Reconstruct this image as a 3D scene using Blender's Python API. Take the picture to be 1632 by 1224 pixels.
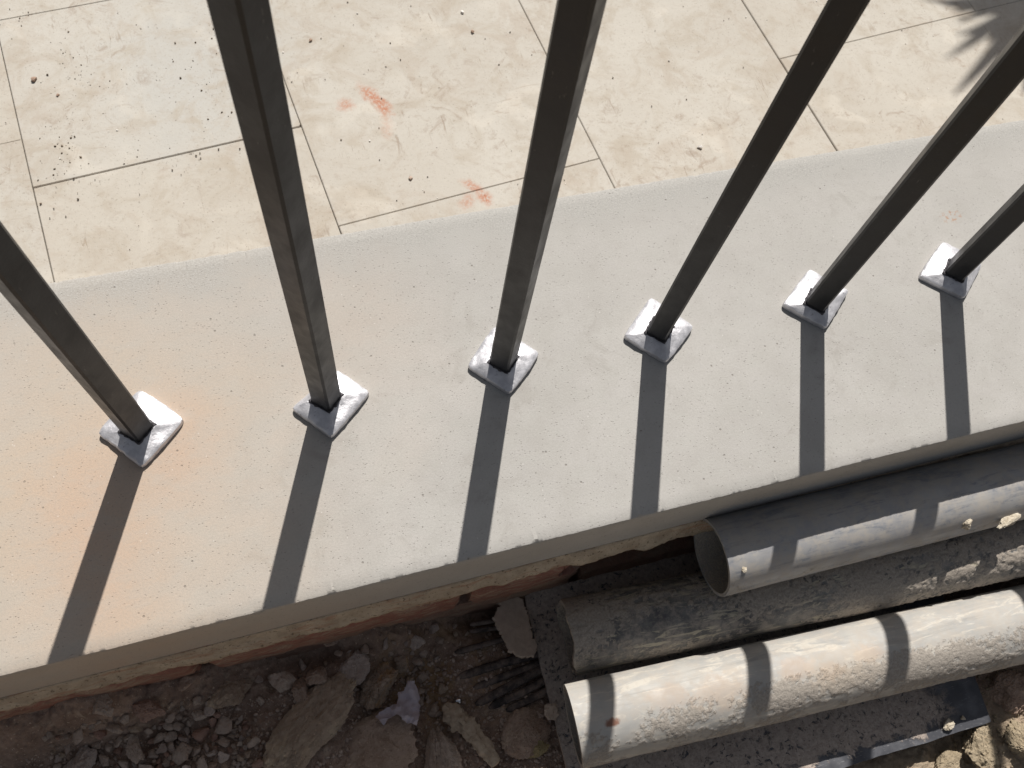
import bpy, bmesh, math, random
import numpy as np
from mathutils import Vector, Matrix

for o in list(bpy.data.objects):
    bpy.data.objects.remove(o)
S = bpy.context.scene
COL = S.collection

# ------------------------------------------------------------------ camera, sky, sun, exposure
cam_d = bpy.data.cameras.new('camera')
cam = bpy.data.objects.new('camera', cam_d)
COL.objects.link(cam)
S.camera = cam
cam.location = (0.1201, -0.2360, 0.5514)
cam.rotation_euler = (0.4167, -0.1064, -0.2687)
cam_d.sensor_width = 36.0
cam_d.lens = 36.0 * 1404.6 / 1632.0
cam_d.clip_start = 0.01
cam_d.clip_end = 500
cam_d.dof.use_dof = True
cam_d.dof.focus_distance = 0.63
cam_d.dof.aperture_fstop = 22.0

SUN_EL, SUN_AZ = 50.5, 22.97          # azimuth measured from +Y towards +X
W = bpy.data.worlds.new('World')
S.world = W
W.use_nodes = True
wn, wl = W.node_tree.nodes, W.node_tree.links
wn.clear()
sky = wn.new('ShaderNodeTexSky')
sky.sky_type = 'NISHITA'
sky.sun_disc = False
sky.sun_elevation = math.radians(SUN_EL)
sky.sun_rotation = math.radians(SUN_AZ)
sky.air_density = 1.0
sky.dust_density = 2.0
sky.ozone_density = 0.6
hs = wn.new('ShaderNodeHueSaturation')
hs.inputs['Saturation'].default_value = 0.42
bg = wn.new('ShaderNodeBackground')
bg.inputs['Strength'].default_value = 0.05
wo = wn.new('ShaderNodeOutputWorld')
wl.new(sky.outputs[0], hs.inputs['Color'])
wl.new(hs.outputs[0], bg.inputs['Color'])
wl.new(bg.outputs[0], wo.inputs['Surface'])

sd = bpy.data.lights.new('sun', 'SUN')
sd.energy = 5.0
sd.angle = math.radians(0.53)
sd.color = (1.0, 0.957, 0.90)
sun = bpy.data.objects.new('sun', sd)
COL.objects.link(sun)
_e, _a = math.radians(SUN_EL), math.radians(SUN_AZ)
SUNV = Vector((math.sin(_a) * math.cos(_e), math.cos(_a) * math.cos(_e), math.sin(_e)))
sun.rotation_euler = SUNV.to_track_quat('Z', 'Y').to_euler()
sun.location = SUNV * 6

S.view_settings.view_transform = 'Standard'
S.view_settings.look = 'None'
S.view_settings.exposure = 0.09
S.view_settings.gamma = 1.0
S.view_settings.use_curve_mapping = False

# ------------------------------------------------------------------ numpy noise
def _hash(ix, iy, iz, seed):
    h = (ix * 374761393 + iy * 668265263 + iz * 2147483647 + seed * 1274126177) & 0xFFFFFFFF
    h = ((h ^ (h >> 13)) * 1274126177) & 0xFFFFFFFF
    h = (h ^ (h >> 16)) & 0xFFFFFFFF
    h = (h * 2246822519) & 0xFFFFFFFF
    h = (h ^ (h >> 15)) & 0xFFFF
    return h / 32767.5 - 1.0

def vnoise(P, seed=0):
    P = np.asarray(P, float)
    I = np.floor(P).astype(np.int64)
    F = P - I
    U = F * F * F * (F * (F * 6 - 15) + 10)
    r = 0
    for dx in (0, 1):
        wx = U[..., 0] if dx else 1 - U[..., 0]
        for dy in (0, 1):
            wy = U[..., 1] if dy else 1 - U[..., 1]
            for dz in (0, 1):
                wz = U[..., 2] if dz else 1 - U[..., 2]
                r = r + wx * wy * wz * _hash(I[..., 0] + dx, I[..., 1] + dy, I[..., 2] + dz, seed)
    return r

def fbm(P, scale, octs=4, seed=0, gain=0.5):
    P = np.asarray(P, float) * scale
    a, r = 1.0, 0
    for k in range(octs):
        r = r + a * vnoise(P + 17.3 * k, seed + k)
        P = P * 2.03
        a *= gain
    return r

def sstep(a, b, x):
    t = np.clip((x - a) / (b - a), 0, 1)
    return t * t * (3 - 2 * t)

# ------------------------------------------------------------------ node helper
class NT:
    def __init__(s, name):
        s.m = bpy.data.materials.new(name)
        s.m.use_nodes = True
        s.n, s.l = s.m.node_tree.nodes, s.m.node_tree.links
        s.n.clear()
        s.out = s.n.new('ShaderNodeOutputMaterial')
        s.b = s.n.new('ShaderNodeBsdfPrincipled')
        s.l.new(s.b.outputs[0], s.out.inputs['Surface'])
    def set(s, i, v):
        if hasattr(v, 'is_linked'):
            s.l.new(v, i)
        elif isinstance(v, (tuple, list)) and len(v) == 3 and i.type == 'RGBA':
            i.default_value = (*v, 1)
        else:
            i.default_value = v
    def obj(s):
        return s.n.new('ShaderNodeTexCoord').outputs['Object']
    def world(s):
        return s.n.new('ShaderNodeNewGeometry').outputs['Position']
    def rnd(s):
        return s.n.new('ShaderNodeObjectInfo').outputs['Random']
    def attr(s, name):
        a = s.n.new('ShaderNodeAttribute')
        a.attribute_name = name
        return a.outputs['Fac']
    def map(s, v, scale=(1, 1, 1), rot=(0, 0, 0), loc=(0, 0, 0)):
        m = s.n.new('ShaderNodeMapping')
        s.l.new(v, m.inputs['Vector'])
        m.inputs['Scale'].default_value = scale
        m.inputs['Rotation'].default_value = rot
        m.inputs['Location'].default_value = loc
        return m.outputs[0]
    def noise(s, v, scale, detail=4, rough=0.55, dist=0.0, lac=2.0):
        n = s.n.new('ShaderNodeTexNoise')
        s.l.new(v, n.inputs['Vector'])
        for k, x in (('Scale', scale), ('Detail', detail), ('Roughness', rough), ('Distortion', dist), ('Lacunarity', lac)):
            n.inputs[k].default_value = x
        return n.outputs['Fac']
    def voro(s, v, scale, rand=1.0, feature='F1', out='Distance'):
        n = s.n.new('ShaderNodeTexVoronoi')
        n.feature = feature
        s.l.new(v, n.inputs['Vector'])
        n.inputs['Scale'].default_value = scale
        n.inputs['Randomness'].default_value = rand
        return n.outputs[out]
    def ramp(s, f, a, b, lo=0.0, hi=1.0, smooth=True):
        n = s.n.new('ShaderNodeMapRange')
        n.interpolation_type = 'SMOOTHSTEP' if smooth else 'LINEAR'
        s.l.new(f, n.inputs['Value'])
        n.inputs['From Min'].default_value = a
        n.inputs['From Max'].default_value = b
        n.inputs['To Min'].default_value = lo
        n.inputs['To Max'].default_value = hi
        return n.outputs[0]
    def math(s, op, a, b=0.0, c=0.0):
        n = s.n.new('ShaderNodeMath')
        n.operation = op
        for i, x in enumerate((a, b, c)):
            s.set(n.inputs[i], x)
        return n.outputs[0]
    def mix(s, f, a, b, blend='MIX'):
        n = s.n.new('ShaderNodeMix')
        n.data_type = 'RGBA'
        n.blend_type = blend
        s.set(n.inputs['Factor'], f)
        s.set(n.inputs[6], a)
        s.set(n.inputs[7], b)
        return n.outputs[2]
    def dist(s, v, pt, scale=(1, 1, 1)):
        n = s.n.new('ShaderNodeVectorMath')
        n.operation = 'SUBTRACT'
        s.l.new(v, n.inputs[0])
        n.inputs[1].default_value = pt
        m = s.n.new('ShaderNodeVectorMath')
        m.operation = 'MULTIPLY'
        s.l.new(n.outputs[0], m.inputs[0])
        m.inputs[1].default_value = scale
        q = s.n.new('ShaderNodeVectorMath')
        q.operation = 'LENGTH'
        s.l.new(m.outputs[0], q.inputs[0])
        return q.outputs['Value']
    def bump(s, h, strength, dist, normal=None):
        n = s.n.new('ShaderNodeBump')
        n.inputs['Strength'].default_value = strength
        n.inputs['Distance'].default_value = dist
        s.l.new(h, n.inputs['Height'])
        if normal is not None:
            s.l.new(normal, n.inputs['Normal'])
        return n.outputs[0]
    def done(s, color, rough=0.9, normal=None, metal=0.0, spec=0.3):
        s.set(s.b.inputs['Base Color'], color)
        s.set(s.b.inputs['Roughness'], rough)
        s.set(s.b.inputs['Metallic'], metal)
        s.set(s.b.inputs['Specular IOR Level'], spec)
        if normal is not None:
            s.l.new(normal, s.b.inputs['Normal'])
        return s.m

# ------------------------------------------------------------------ materials
def mat_coping():
    t = NT('pale_cast_stone')
    v = t.obj()
    big = t.noise(v, 9, 5, 0.6)
    mid = t.noise(v, 45, 5, 0.65)
    fine = t.noise(v, 700, 3, 0.7)
    base = t.mix(t.ramp(big, .35, .65), (.396, .382, .361), (.436, .421, .399))
    base = t.mix(t.ramp(mid, .4, .7, 0, .35), base, (.345, .328, .303))
    base = t.mix(t.math('MULTIPLY', t.ramp(t.noise(v, 26, 6, .7, 1.0), .54, .68), t.ramp(t.noise(v, 6, 2), .42, .6)), base, (.355, .338, .315))
    # warm peach tint, strongest towards the left end
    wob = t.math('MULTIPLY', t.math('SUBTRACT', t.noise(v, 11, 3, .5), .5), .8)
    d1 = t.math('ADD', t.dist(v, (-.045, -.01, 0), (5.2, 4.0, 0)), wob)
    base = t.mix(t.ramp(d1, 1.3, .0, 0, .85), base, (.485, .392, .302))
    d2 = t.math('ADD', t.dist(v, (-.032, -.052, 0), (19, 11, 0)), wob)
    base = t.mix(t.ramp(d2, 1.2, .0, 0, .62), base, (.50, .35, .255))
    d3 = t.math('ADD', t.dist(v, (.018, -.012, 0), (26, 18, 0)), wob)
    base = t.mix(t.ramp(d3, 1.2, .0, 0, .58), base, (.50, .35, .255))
    d4 = t.math('ADD', t.dist(v, (.145, .055, 0), (13, 9, 0)), wob)
    base = t.mix(t.ramp(d4, 1.2, .0, 0, .3), base, (.46, .365, .285))
    # rougher greyer strip along the back arris
    sx = t.n.new('ShaderNodeSeparateXYZ')
    t.l.new(v, sx.inputs[0])
    by = t.math('ADD', sx.outputs['Y'], t.math('MULTIPLY', t.math('SUBTRACT', t.noise(v, 30, 4), .5), .05))
    back = t.ramp(by, .085, .125)
    mot = t.noise(t.map(v, (1, 1.8, 1)), 38, 4, .6)
    base = t.mix(t.ramp(mot, .42, .62, 0, .22), base, (.415, .41, .378))
    base = t.mix(t.ramp(by, -.02, .12, 0, .3), base, (.385, .369, .345))
    base = t.mix(t.math('MULTIPLY', back, .6), base, (.335, .328, .31))
    base = t.mix(t.ramp(fine, .35, .75, 0, .3), base, (.30, .287, .265))
    base = t.mix(t.math('MULTIPLY', back, t.ramp(fine, .45, .6, 0, .45)), base, (.50, .487, .458))
    # dark pits and short dark fibres
    wv = t.map(v, (1, 2.4, 1), (0, 0, .25))
    p1 = t.voro(wv, 300)
    gate = t.ramp(t.noise(v, 130, 2, .5), .42, .54)
    pit = t.math('MULTIPLY', t.ramp(p1, .20, .08), gate)
    p2 = t.voro(t.map(v, (1, 1, 1), (0, 0, 1.1)), 95)
    pit2 = t.math('MULTIPLY', t.ramp(p2, .085, .05), t.ramp(t.noise(v, 60, 2), .5, .56))
    pits = t.math('MAXIMUM', pit, pit2)
    base = t.mix(t.math('MULTIPLY', pits, .55), base, (.15, .13, .112))
    w = t.math('MULTIPLY', t.ramp(t.voro(v, 190), .12, .05), t.ramp(t.noise(v, 90, 2), .56, .6))
    base = t.mix(t.math('MULTIPLY', w, .35), base, (.72, .70, .67))
    # small rusty speck near the last bar
    sp = t.math('MULTIPLY', t.ramp(t.dist(v, (.627, .049, 0), (70, 120, 0)), 1.0, .2), t.ramp(t.noise(v, 300, 3), .5, .62))
    base = t.mix(t.math('MULTIPLY', sp, .8), base, (.36, .2, .12))
    h = t.math('ADD', t.math('MULTIPLY', fine, .5), t.math('ADD', t.math('MULTIPLY', t.noise(v, 1800, 2, .6), .3), t.math('MULTIPLY', pits, -1.2)))
    h = t.math('ADD', h, t.math('MULTIPLY', t.math('MULTIPLY', back, t.noise(v, 900, 3, .7)), .8))
    return t.done(base, .93, t.bump(h, .5, .0007), spec=.2)

def mat_slab():
    t = NT('buff_sandstone_slab')
    v = t.world()
    r = t.rnd()
    big = t.noise(v, 5, 5, .6, .4)
    mid = t.noise(v, 22, 6, .65, .6)
    fine = t.noise(v, 160, 4, .65)
    base = t.mix(t.ramp(big, .3, .7), (.448, .414, .36), (.496, .466, .412))
    base = t.mix(t.math('MULTIPLY', r, .35), base, (.47, .455, .42))
    grey = t.ramp(t.math('ADD', t.dist(v, (.05, .59, -.3), (6.5, 6, 0)), t.math('MULTIPLY', t.math('SUBTRACT', mid, .5), 1.0)), 1.1, .2)
    base = t.mix(t.math('MULTIPLY', grey, .62), base, (.435, .43, .405))
    base = t.mix(t.ramp(mid, .46, .70, 0, .65), base, (.38, .33, .265))
    base = t.mix(t.ramp(t.noise(v, 13, 7, .72, 1.4), .5, .66, 0, .5), base, (.395, .34, .28))
    # dust wiped about: arcs and scuffs
    wv = t.n.new('ShaderNodeTexWave')
    wv.wave_type = 'RINGS'
    wv.inputs['Scale'].default_value = 3.2
    wv.inputs['Distortion'].default_value = 9
    wv.inputs['Detail'].default_value = 4
    wv.inputs['Detail Scale'].default_value = 2.2
    t.l.new(t.map(v, (1, 1.2, 1), (0, 0, .5), (.3, .2, 0)), wv.inputs['Vector'])
    arcs = t.math('MULTIPLY', t.ramp(wv.outputs['Fac'], .72, .95), t.ramp(t.noise(v, 9, 4), .46, .62))
    base = t.mix(t.math('MULTIPLY', arcs, .35), base, (.60, .56, .49))
    st = t.noise(t.map(v, (40, 6, 1), (0, 0, .55)), 4, 5, .6, 1.0)
    st2 = t.noise(t.map(v, (6, 38, 1), (0, 0, -.3)), 4, 5, .6, 1.5)
    scr = t.math('MULTIPLY', t.ramp(st, .60, .70), t.ramp(t.noise(v, 14, 3), .5, .66))
    scr2 = t.math('MULTIPLY', t.ramp(st2, .60, .70), t.ramp(t.noise(t.map(v, (1, 1, 1), (0, 0, 0), (3, 1, 0)), 12, 3), .5, .66))
    base = t.mix(t.math('MULTIPLY', scr, .7), base, (.30, .24, .185))
    base = t.mix(t.math('MULTIPLY', scr2, .6), base, (.33, .265, .21))
    blot = t.math('MULTIPLY', t.ramp(t.noise(v, 42, 7, .75, 1.4), .53, .66), t.ramp(t.noise(v, 7, 3, .5), .36, .60))
    base = t.mix(t.math('MULTIPLY', blot, .62), base, (.31, .25, .20))
    base = t.mix(t.ramp(fine, .55, .75, 0, .35), base, (.35, .30, .24))
    base = t.mix(t.ramp(t.noise(v, 420, 2), .62, .72, 0, .55), base, (.25, .21, .17))
    # red brick dust trodden into the stone
    wob = t.math('MULTIPLY', t.math('SUBTRACT', t.noise(v, 55, 5, .7), .5), 2.1)
    grain = t.ramp(t.noise(v, 260, 4, .75), .33, .57, .08, 1)
    for (px, py, rot, sx, sy, k) in ((.243, .512, -.95, 38, 100, .95), (.252, .492, -1.3, 60, 90, .95), (.209, .505, .2, 80, 100, .7),
                                     (.251, .468, 1.4, 40, 130, .3), (.331, .359, -.9, 55, 130, .75), (.341, .342, -1.3, 60, 110, .95), (.318, .340, .9, 65, 110, .55)):
        m = t.n.new('ShaderNodeVectorMath')
        m.operation = 'SUBTRACT'
        t.l.new(v, m.inputs[0])
        m.inputs[1].default_value = (px, py, -.3)
        q = t.map(m.outputs[0], (1, 1, 0), (0, 0, -rot))
        d = t.math('ADD', t.dist(q, (0, 0, 0), (sx, sy, 0)), wob)
        f = t.math('MULTIPLY', t.ramp(d, 1.25, .1), grain)
        base = t.mix(t.math('MULTIPLY', f, k), base, (.42, .185, .11))
    h = t.math('ADD', t.math('MULTIPLY', mid, .8), t.math('ADD', t.math('MULTIPLY', fine, .35), t.math('MULTIPLY', scr, -.5)))
    return t.done(base, .88, t.bump(h, .4, .0016), spec=.25)

def mat_bed():
    t = NT('joint_sand')
    v = t.obj()
    n = t.noise(v, 120, 4, .7)
    return t.done(t.mix(n, (.05, .04, .03), (.17, .135, .105)), .98, t.bump(n, .6, .003))

def mat_bar():
    t = NT('dark_primed_steel')
    v = t.obj()
    n = t.noise(v, 60, 4, .6)
    s = t.noise(t.map(v, (60, 60, 3)), 8, 4, .6)
    c = t.mix(t.ramp(n, .35, .7), (.008, .0082, .0098), (.0118, .012, .0142))
    c = t.mix(t.ramp(s, .58, .75, 0, .4), c, (.022, .020, .020))
    sc = t.math('MULTIPLY', t.ramp(t.noise(t.map(v, (1, 1, .35)), 420, 3, .6), .66, .72), t.ramp(t.noise(v, 30, 2), .48, .6))
    c = t.mix(sc, c, (.06, .055, .052))
    return t.done(c, t.ramp(n, .3, .7, .36, .52), t.bump(t.math('ADD', n, t.math('MULTIPLY', t.noise(v, 500, 3), .4)), .25, .0006), spec=.45)

def mat_collar():
    t = NT('silver_painted_metal')
    v = t.obj()
    n = t.noise(v, 120, 5, .65)
    f = t.noise(v, 650, 3, .6)
    c = t.mix(t.ramp(n, .35, .7), (.52, .515, .54), (.70, .695, .725))
    c = t.mix(t.ramp(t.noise(v, 210, 4, .7), .60, .70, 0, .55), c, (.14, .135, .15))
    c = t.mix(t.ramp(t.noise(t.map(v, (1, 5, 1), (0, 0, .8)), 130, 3), .62, .7, 0, .5), c, (.6, .6, .62))
    h = t.math('ADD', t.math('MULTIPLY', n, 1.0), t.math('MULTIPLY', f, .35))
    return t.done(c, t.ramp(n, .3, .7, .40, .50), t.bump(h, .45, .0010), metal=.5, spec=.8)

def mat_weld():
    t = NT('dark_weld_bead')
    v = t.obj()
    n = t.noise(v, 300, 4, .7)
    return t.done(t.mix(n, (.015, .014, .016), (.10, .095, .105)), .5, t.bump(n, .7, .0015), metal=.3)

def mat_mortar():
    t = NT('beige_lime_mortar')
    v = t.world()
    n = t.noise(v, 70, 6, .65)
    s = t.noise(t.map(v, (12, 1, 80)), 3, 5, .6, .5)
    c = t.mix(t.ramp(n, .3, .7), (.40, .32, .235), (.58, .485, .365))
    c = t.mix(t.ramp(s, .54, .68, 0, .6), c, (.40, .22, .145))
    c = t.mix(t.ramp(t.noise(v, 400, 3), .58, .7, 0, .7), c, (.10, .075, .05))
    return t.done(c, .96, t.bump(t.math('ADD', n, t.math('MULTIPLY', t.noise(v, 300, 4, .7), .7)), .8, .003), spec=.15)

def mat_brick():
    t = NT('red_brick_with_mortar_smears')
    v = t.world()
    r = t.rnd()
    n = t.noise(v, 60, 6, .7, .5)
    s = t.noise(t.map(v, (14, 14, 45)), 2.2, 6, .7, 1.5)
    c = t.mix(t.ramp(n, .3, .7), (.27, .125, .092), (.36, .175, .13))
    c = t.mix(t.math('MULTIPLY', r, .3), c, (.33, .20, .155))
    c = t.mix(t.ramp(s, .46, .62, 0, .85), c, (.40, .30, .22))
    c = t.mix(t.ramp(t.noise(v, 130, 5, .75, .8), .52, .66, 0, .6), c, (.20, .12, .09))
    c = t.mix(t.ramp(t.noise(t.map(v, (60, 10, 120), (0, .25, 0)), 3, 4, .7, 1.2), .63, .7, 0, .7), c, (.58, .49, .38))
    sx = t.n.new('ShaderNodeSeparateXYZ')
    t.l.new(v, sx.inputs[0])
    low = t.math('ADD', sx.outputs['Z'], t.math('MULTIPLY', t.math('SUBTRACT', t.noise(v, 28, 4), .5), .05))
    c = t.mix(t.ramp(low, -.118, -.135, 0, .6), c, (.26, .185, .135))
    return t.done(c, .95, t.bump(t.math('ADD', n, t.math('MULTIPLY', s, .8)), .9, .004), spec=.15)

def mat_soil(name='dug_soil', a=(.275, .19, .145), b=(.44, .32, .25), dust=(.60, .475, .36)):
    t = NT(name)
    v = t.world()
    n = t.noise(v, 26, 6, .65)
    f = t.noise(v, 260, 5, .75)
    c = t.mix(t.ramp(n, .32, .68), a, b)
    c = t.mix(t.ramp(f, .40, .72, 0, .55), c, tuple(x * .5 for x in a))
    c = t.mix(t.ramp(t.noise(v, 40, 5, .7, .6), .56, .70, 0, .6), c, dust)
    c = t.mix(t.ramp(t.noise(v, 500, 2, .6), .64, .72, 0, .7), c, tuple(min(1, x * 1.3) for x in dust))
    og = t.math('MULTIPLY', t.ramp(t.dist(v, (.155, -.175, -.17), (14, 18, 0)), 1.2, .2), t.ramp(t.noise(v, 55, 4), .42, .62))
    c = t.mix(t.math('MULTIPLY', og, .6), c, (.40, .26, .13))
    sxy = t.n.new('ShaderNodeSeparateXYZ')
    t.l.new(v, sxy.inputs[0])
    bounce_pale = t.ramp(t.math('ADD', sxy.outputs['Y'], t.math('MULTIPLY', t.math('SUBTRACT', n, .5), .08)), -.28, -.34)  # soil paled in front of the wall to bounce light onto wall and rubble
    c = t.mix(t.math('MULTIPLY', bounce_pale, .7), c, (.42, .35, .25))
    h = t.math('ADD', n, t.math('MULTIPLY', f, .7))
    return t.done(c, .98, t.bump(h, .9, .004), spec=.1)

def mat_rock(name, a, b, dust, stain=None, amt=.6):
    t = NT(name)
    v = t.obj()
    n = t.noise(v, 55, 6, .65, .3)
    f = t.noise(v, 380, 5, .75)
    c = t.mix(t.ramp(n, .35, .65), a, b)
    c = t.mix(t.math('MULTIPLY', t.rnd(), .35), c, dust)
    c = t.mix(t.ramp(t.noise(v, 34, 5, .7, 1.0), .50, .66, 0, amt), c, dust)
    if stain:
        c = t.mix(t.ramp(t.noise(t.map(v, (1, 1, 1), (0, 0, 0), (2, 3, 1)), 48, 5, .6), .52, .66, 0, .75), c, stain)
    c = t.mix(t.ramp(f, .52, .72, 0, .55), c, tuple(x * .45 for x in a))
    c = t.mix(t.ramp(t.noise(v, 520, 3), .64, .72, 0, .5), c, tuple(min(1, x * 1.4) for x in dust))
    h = t.math('ADD', n, t.math('MULTIPLY', f, .6))
    return t.done(c, .96, t.bump(h, 1.0, .0042), spec=.15)

def mat_pipe(name, plastic, plastic2, mudc, spots=None, rough=.5, band=None):
    t = NT(name)
    v = t.obj()
    mud = t.attr('mud')
    n = t.noise(v, 40, 5, .65)
    lw = t.noise(t.map(v, (5, 60, 60)), 2.4, 5, .7, .6)
    f = t.noise(v, 620, 4, .7)
    c = t.mix(t.ramp(n, .35, .65), plastic, plastic2)
    c = t.mix(t.ramp(lw, .5, .68, 0, .55), c, tuple(x * .62 for x in plastic))
    if band:
        c = t.mix(t.ramp(t.noise(t.map(v, (10, 45, 45)), 3, 5, .7, 1.0), .52, .62, 0, .75), c, band)
    thin = t.math('MULTIPLY', t.ramp(t.noise(v, 90, 6, .75), .40, .62), .55)
    c = t.mix(thin, c, mudc)
    edge = t.math('ADD', mud, t.math('MULTIPLY', t.math('SUBTRACT', f, .5), .9))
    mk = t.ramp(edge, .32, .6)
    mc = t.mix(t.ramp(f, .35, .7), tuple(x * .72 for x in mudc), mudc)
    mc = t.mix(t.ramp(t.noise(v, 900, 2), .62, .72, 0, .6), mc, tuple(x * .4 for x in mudc))
    c = t.mix(mk, c, mc)
    if spots:
        for (px, py, pz, sx, k, colr) in spots:
            d = t.math('ADD', t.dist(v, (px, py, pz), (sx, sx * 1.7, sx * 1.7)), t.math('MULTIPLY', t.math('SUBTRACT', t.noise(v, 120, 4, .7), .5), 1.6))
            c = t.mix(t.ramp(d, 1.1, .5, 0, k), c, colr)
    rg = t.math('ADD', rough, t.math('MULTIPLY', t.math('MAXIMUM', mk, t.math('MULTIPLY', thin, 1.2)), .95 - rough))
    h = t.math('ADD', t.math('MULTIPLY', mk, t.math('ADD', f, .4)), t.math('MULTIPLY', n, .15))
    return t.done(c, rg, t.bump(h, .5, .0013), spec=.45)

def mat_sheet():
    t = NT('black_plastic_with_dried_mud')
    v = t.obj()
    n = t.noise(v, 34, 6, .72, .6)
    f = t.noise(v, 330, 4, .75)
    sx = t.n.new('ShaderNodeSeparateXYZ')
    t.l.new(v, sx.inputs[0])
    e = t.math('ADD', t.math('MULTIPLY', n, .9), t.math('MULTIPLY', f, .35))
    # the mud film stops short of the right end and the front edge
    edge = t.ramp(t.math('ADD', sx.outputs['X'], t.math('MULTIPLY', t.math('SUBTRACT', n, .5), .12)), .150, .118)
    fr = t.ramp(t.math('ADD', sx.outputs['Y'], t.math('MULTIPLY', t.math('SUBTRACT', n, .5), .06)), -.091, -.085)
    holes = t.ramp(t.noise(v, 210, 5, .7, .8), .575, .63, 1, 0)
    film = t.math('MULTIPLY', t.math('MULTIPLY', t.ramp(e, .44, .54), holes), t.math('MULTIPLY', edge, fr))
    pl = t.mix(t.ramp(t.noise(v, 60, 4), .4, .7), (.055, .057, .066), (.11, .112, .124))
    sc = t.ramp(t.noise(t.map(v, (1, 6, 1), (0, 0, .9)), 140, 5, .7), .60, .70)
    pl = t.mix(t.math('MULTIPLY', sc, .7), pl, (.26, .26, .27))
    mc = t.mix(t.ramp(f, .35, .7), (.33, .275, .235), (.49, .415, .36))
    c = t.mix(film, pl, mc)
    rg = t.math('ADD', .42, t.math('MULTIPLY', film, .5))
    h = t.math('ADD', t.math('MULTIPLY', film, t.math('ADD', f, .5)), t.math('MULTIPLY', sc, .1))
    return t.done(c, rg, t.bump(h, .7, .0013), spec=.5)

def mat_plain(name, a, b, scale=120, rough=.9, bump=.5, dist=.001, metal=0.0, spec=.25, world=False):
    t = NT(name)
    v = t.world() if world else t.obj()
    n = t.noise(v, scale, 5, .68)
    return t.done(t.mix(t.ramp(n, .32, .68), a, b), rough, t.bump(n, bump, dist), metal=metal, spec=spec)

M = dict(
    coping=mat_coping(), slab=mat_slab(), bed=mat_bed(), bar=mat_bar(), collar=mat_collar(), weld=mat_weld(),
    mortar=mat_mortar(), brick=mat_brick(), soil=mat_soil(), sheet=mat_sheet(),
    core=mat_plain('dark_wall_core', (.20, .145, .11), (.36, .27, .21), 60, .97, .9, .006, world=True),
    rock_brown=mat_rock('brown_rubble', (.39, .275, .21), (.54, .40, .315), (.64, .50, .375)),
    rock_grey=mat_rock('grey_rubble', (.47, .365, .295), (.62, .49, .40), (.68, .565, .465)),
    rock_pink=mat_rock('pinkish_rubble', (.48, .38, .325), (.62, .505, .435), (.68, .59, .51)),
    rock_rust=mat_rock('rust_stained_rubble', (.38, .28, .215), (.52, .395, .31), (.62, .51, .39), (.52, .31, .13)),
    rock_red=mat_rock('reddish_rubble', (.40, .235, .18), (.52, .33, .26), (.55, .41, .32)),
    rock_beige=mat_rock('beige_edged_rubble', (.38, .28, .215), (.53, .40, .305), (.66, .53, .38), None, .85),
    rock_cream=mat_rock('cream_rubble', (.34, .27, .18), (.46, .375, .26), (.54, .46, .34), None, .6),
    rock_yellow=mat_rock('yellowish_rubble', (.36, .28, .14), (.50, .40, .21), (.56, .47, .30)),
    gravel=mat_plain('loose_grit', (.32, .235, .19), (.56, .45, .37), 130, .97, .6, .001, world=True),
    crumb_dark=mat_plain('dark_crumbs', (.07, .055, .042), (.22, .17, .125), 200, .97, .5, .001, world=True),
    crumb_white=mat_plain('white_flake', (.72, .70, .66), (.82, .80, .76), 200, .8, .3, .0006),
    mudlump=mat_plain('dry_pale_mud', (.42, .36, .27), (.62, .56, .46), 230, .96, .9, .002),
    cable=mat_plain('muddy_black_cable', (.035, .031, .030), (.22, .17, .14), 90, .8, .8, .0015),
    flake=mat_plain('flat_grey_render', (.44, .35, .275), (.54, .44, .355), 150, .95, .7, .0012),
    rag=mat_plain('lilac_plastic_film', (.40, .345, .375), (.50, .44, .475), 60, .5, .5, .001, spec=.4),
    bead=mat_plain('shiny_bead', (.62, .62, .64), (.75, .75, .77), 300, .18, .1, .0003, metal=1.0),
    wood=mat_plain('weathered_splinter', (.38, .29, .21), (.56, .45, .33), 140, .92, .9, .0015),
    leaf=mat_plain('dark_green_frond', (.035, .06, .02), (.06, .095, .03), 30, .55, .2, .001),
    trunk=mat_plain('fibrous_trunk', (.07, .05, .035), (.15, .11, .075), 40, .95, .8, .01),
)
M['pipe_grey'] = mat_pipe('grey_pvc', (.31, .31, .32), (.375, .37, .365), (.45, .405, .345), rough=.40, band=(.20, .215, .245))
M['pipe_dark'] = mat_pipe('mud_blackened_pvc', (.085, .085, .088), (.20, .195, .185), (.45, .395, .335), rough=.55, band=(.56, .50, .37))
M['pipe_pale'] = mat_pipe('pale_dusty_pvc', (.355, .35, .335), (.42, .407, .378), (.42, .378, .33), rough=.56, band=(.54, .505, .44),
    spots=[(.022, -.004, .028, 165, .9, (.20, .085, .05)), (.105, .0, .029, 42, .3, (.47, .33, .225)), (.165, .004, .0285, 60, .3, (.45, .30, .20)),
           (.19, -.003, .0285, 75, .3, (.45, .30, .20)), (.225, .003, .0285, 75, .3, (.46, .31, .21)), (.20, -.003, .029, 30, .35, (.50, .42, .33)),
           (.43, .008, .028, 30, .3, (.46, .34, .235)), (.47, .010, .027, 30, .3, (.47, .35, .245)), (.065, .004, .0285, 55, .3, (.47, .35, .26))])

# ------------------------------------------------------------------ object helpers
def link(name, me, mat, parent=None, smooth=None, loc=(0, 0, 0), rot=(0, 0, 0)):
    if mat is not None:
        me.materials.append(mat)
    if smooth is not None:
        for p in me.polygons:
            p.use_smooth = True
        if smooth < 179:
            me.set_sharp_from_angle(angle=math.radians(smooth))
    o = bpy.data.objects.new(name, me)
    COL.objects.link(o)
    o.location = loc
    o.rotation_euler = rot
    if parent is not None:
        o.parent = parent
    return o

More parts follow.
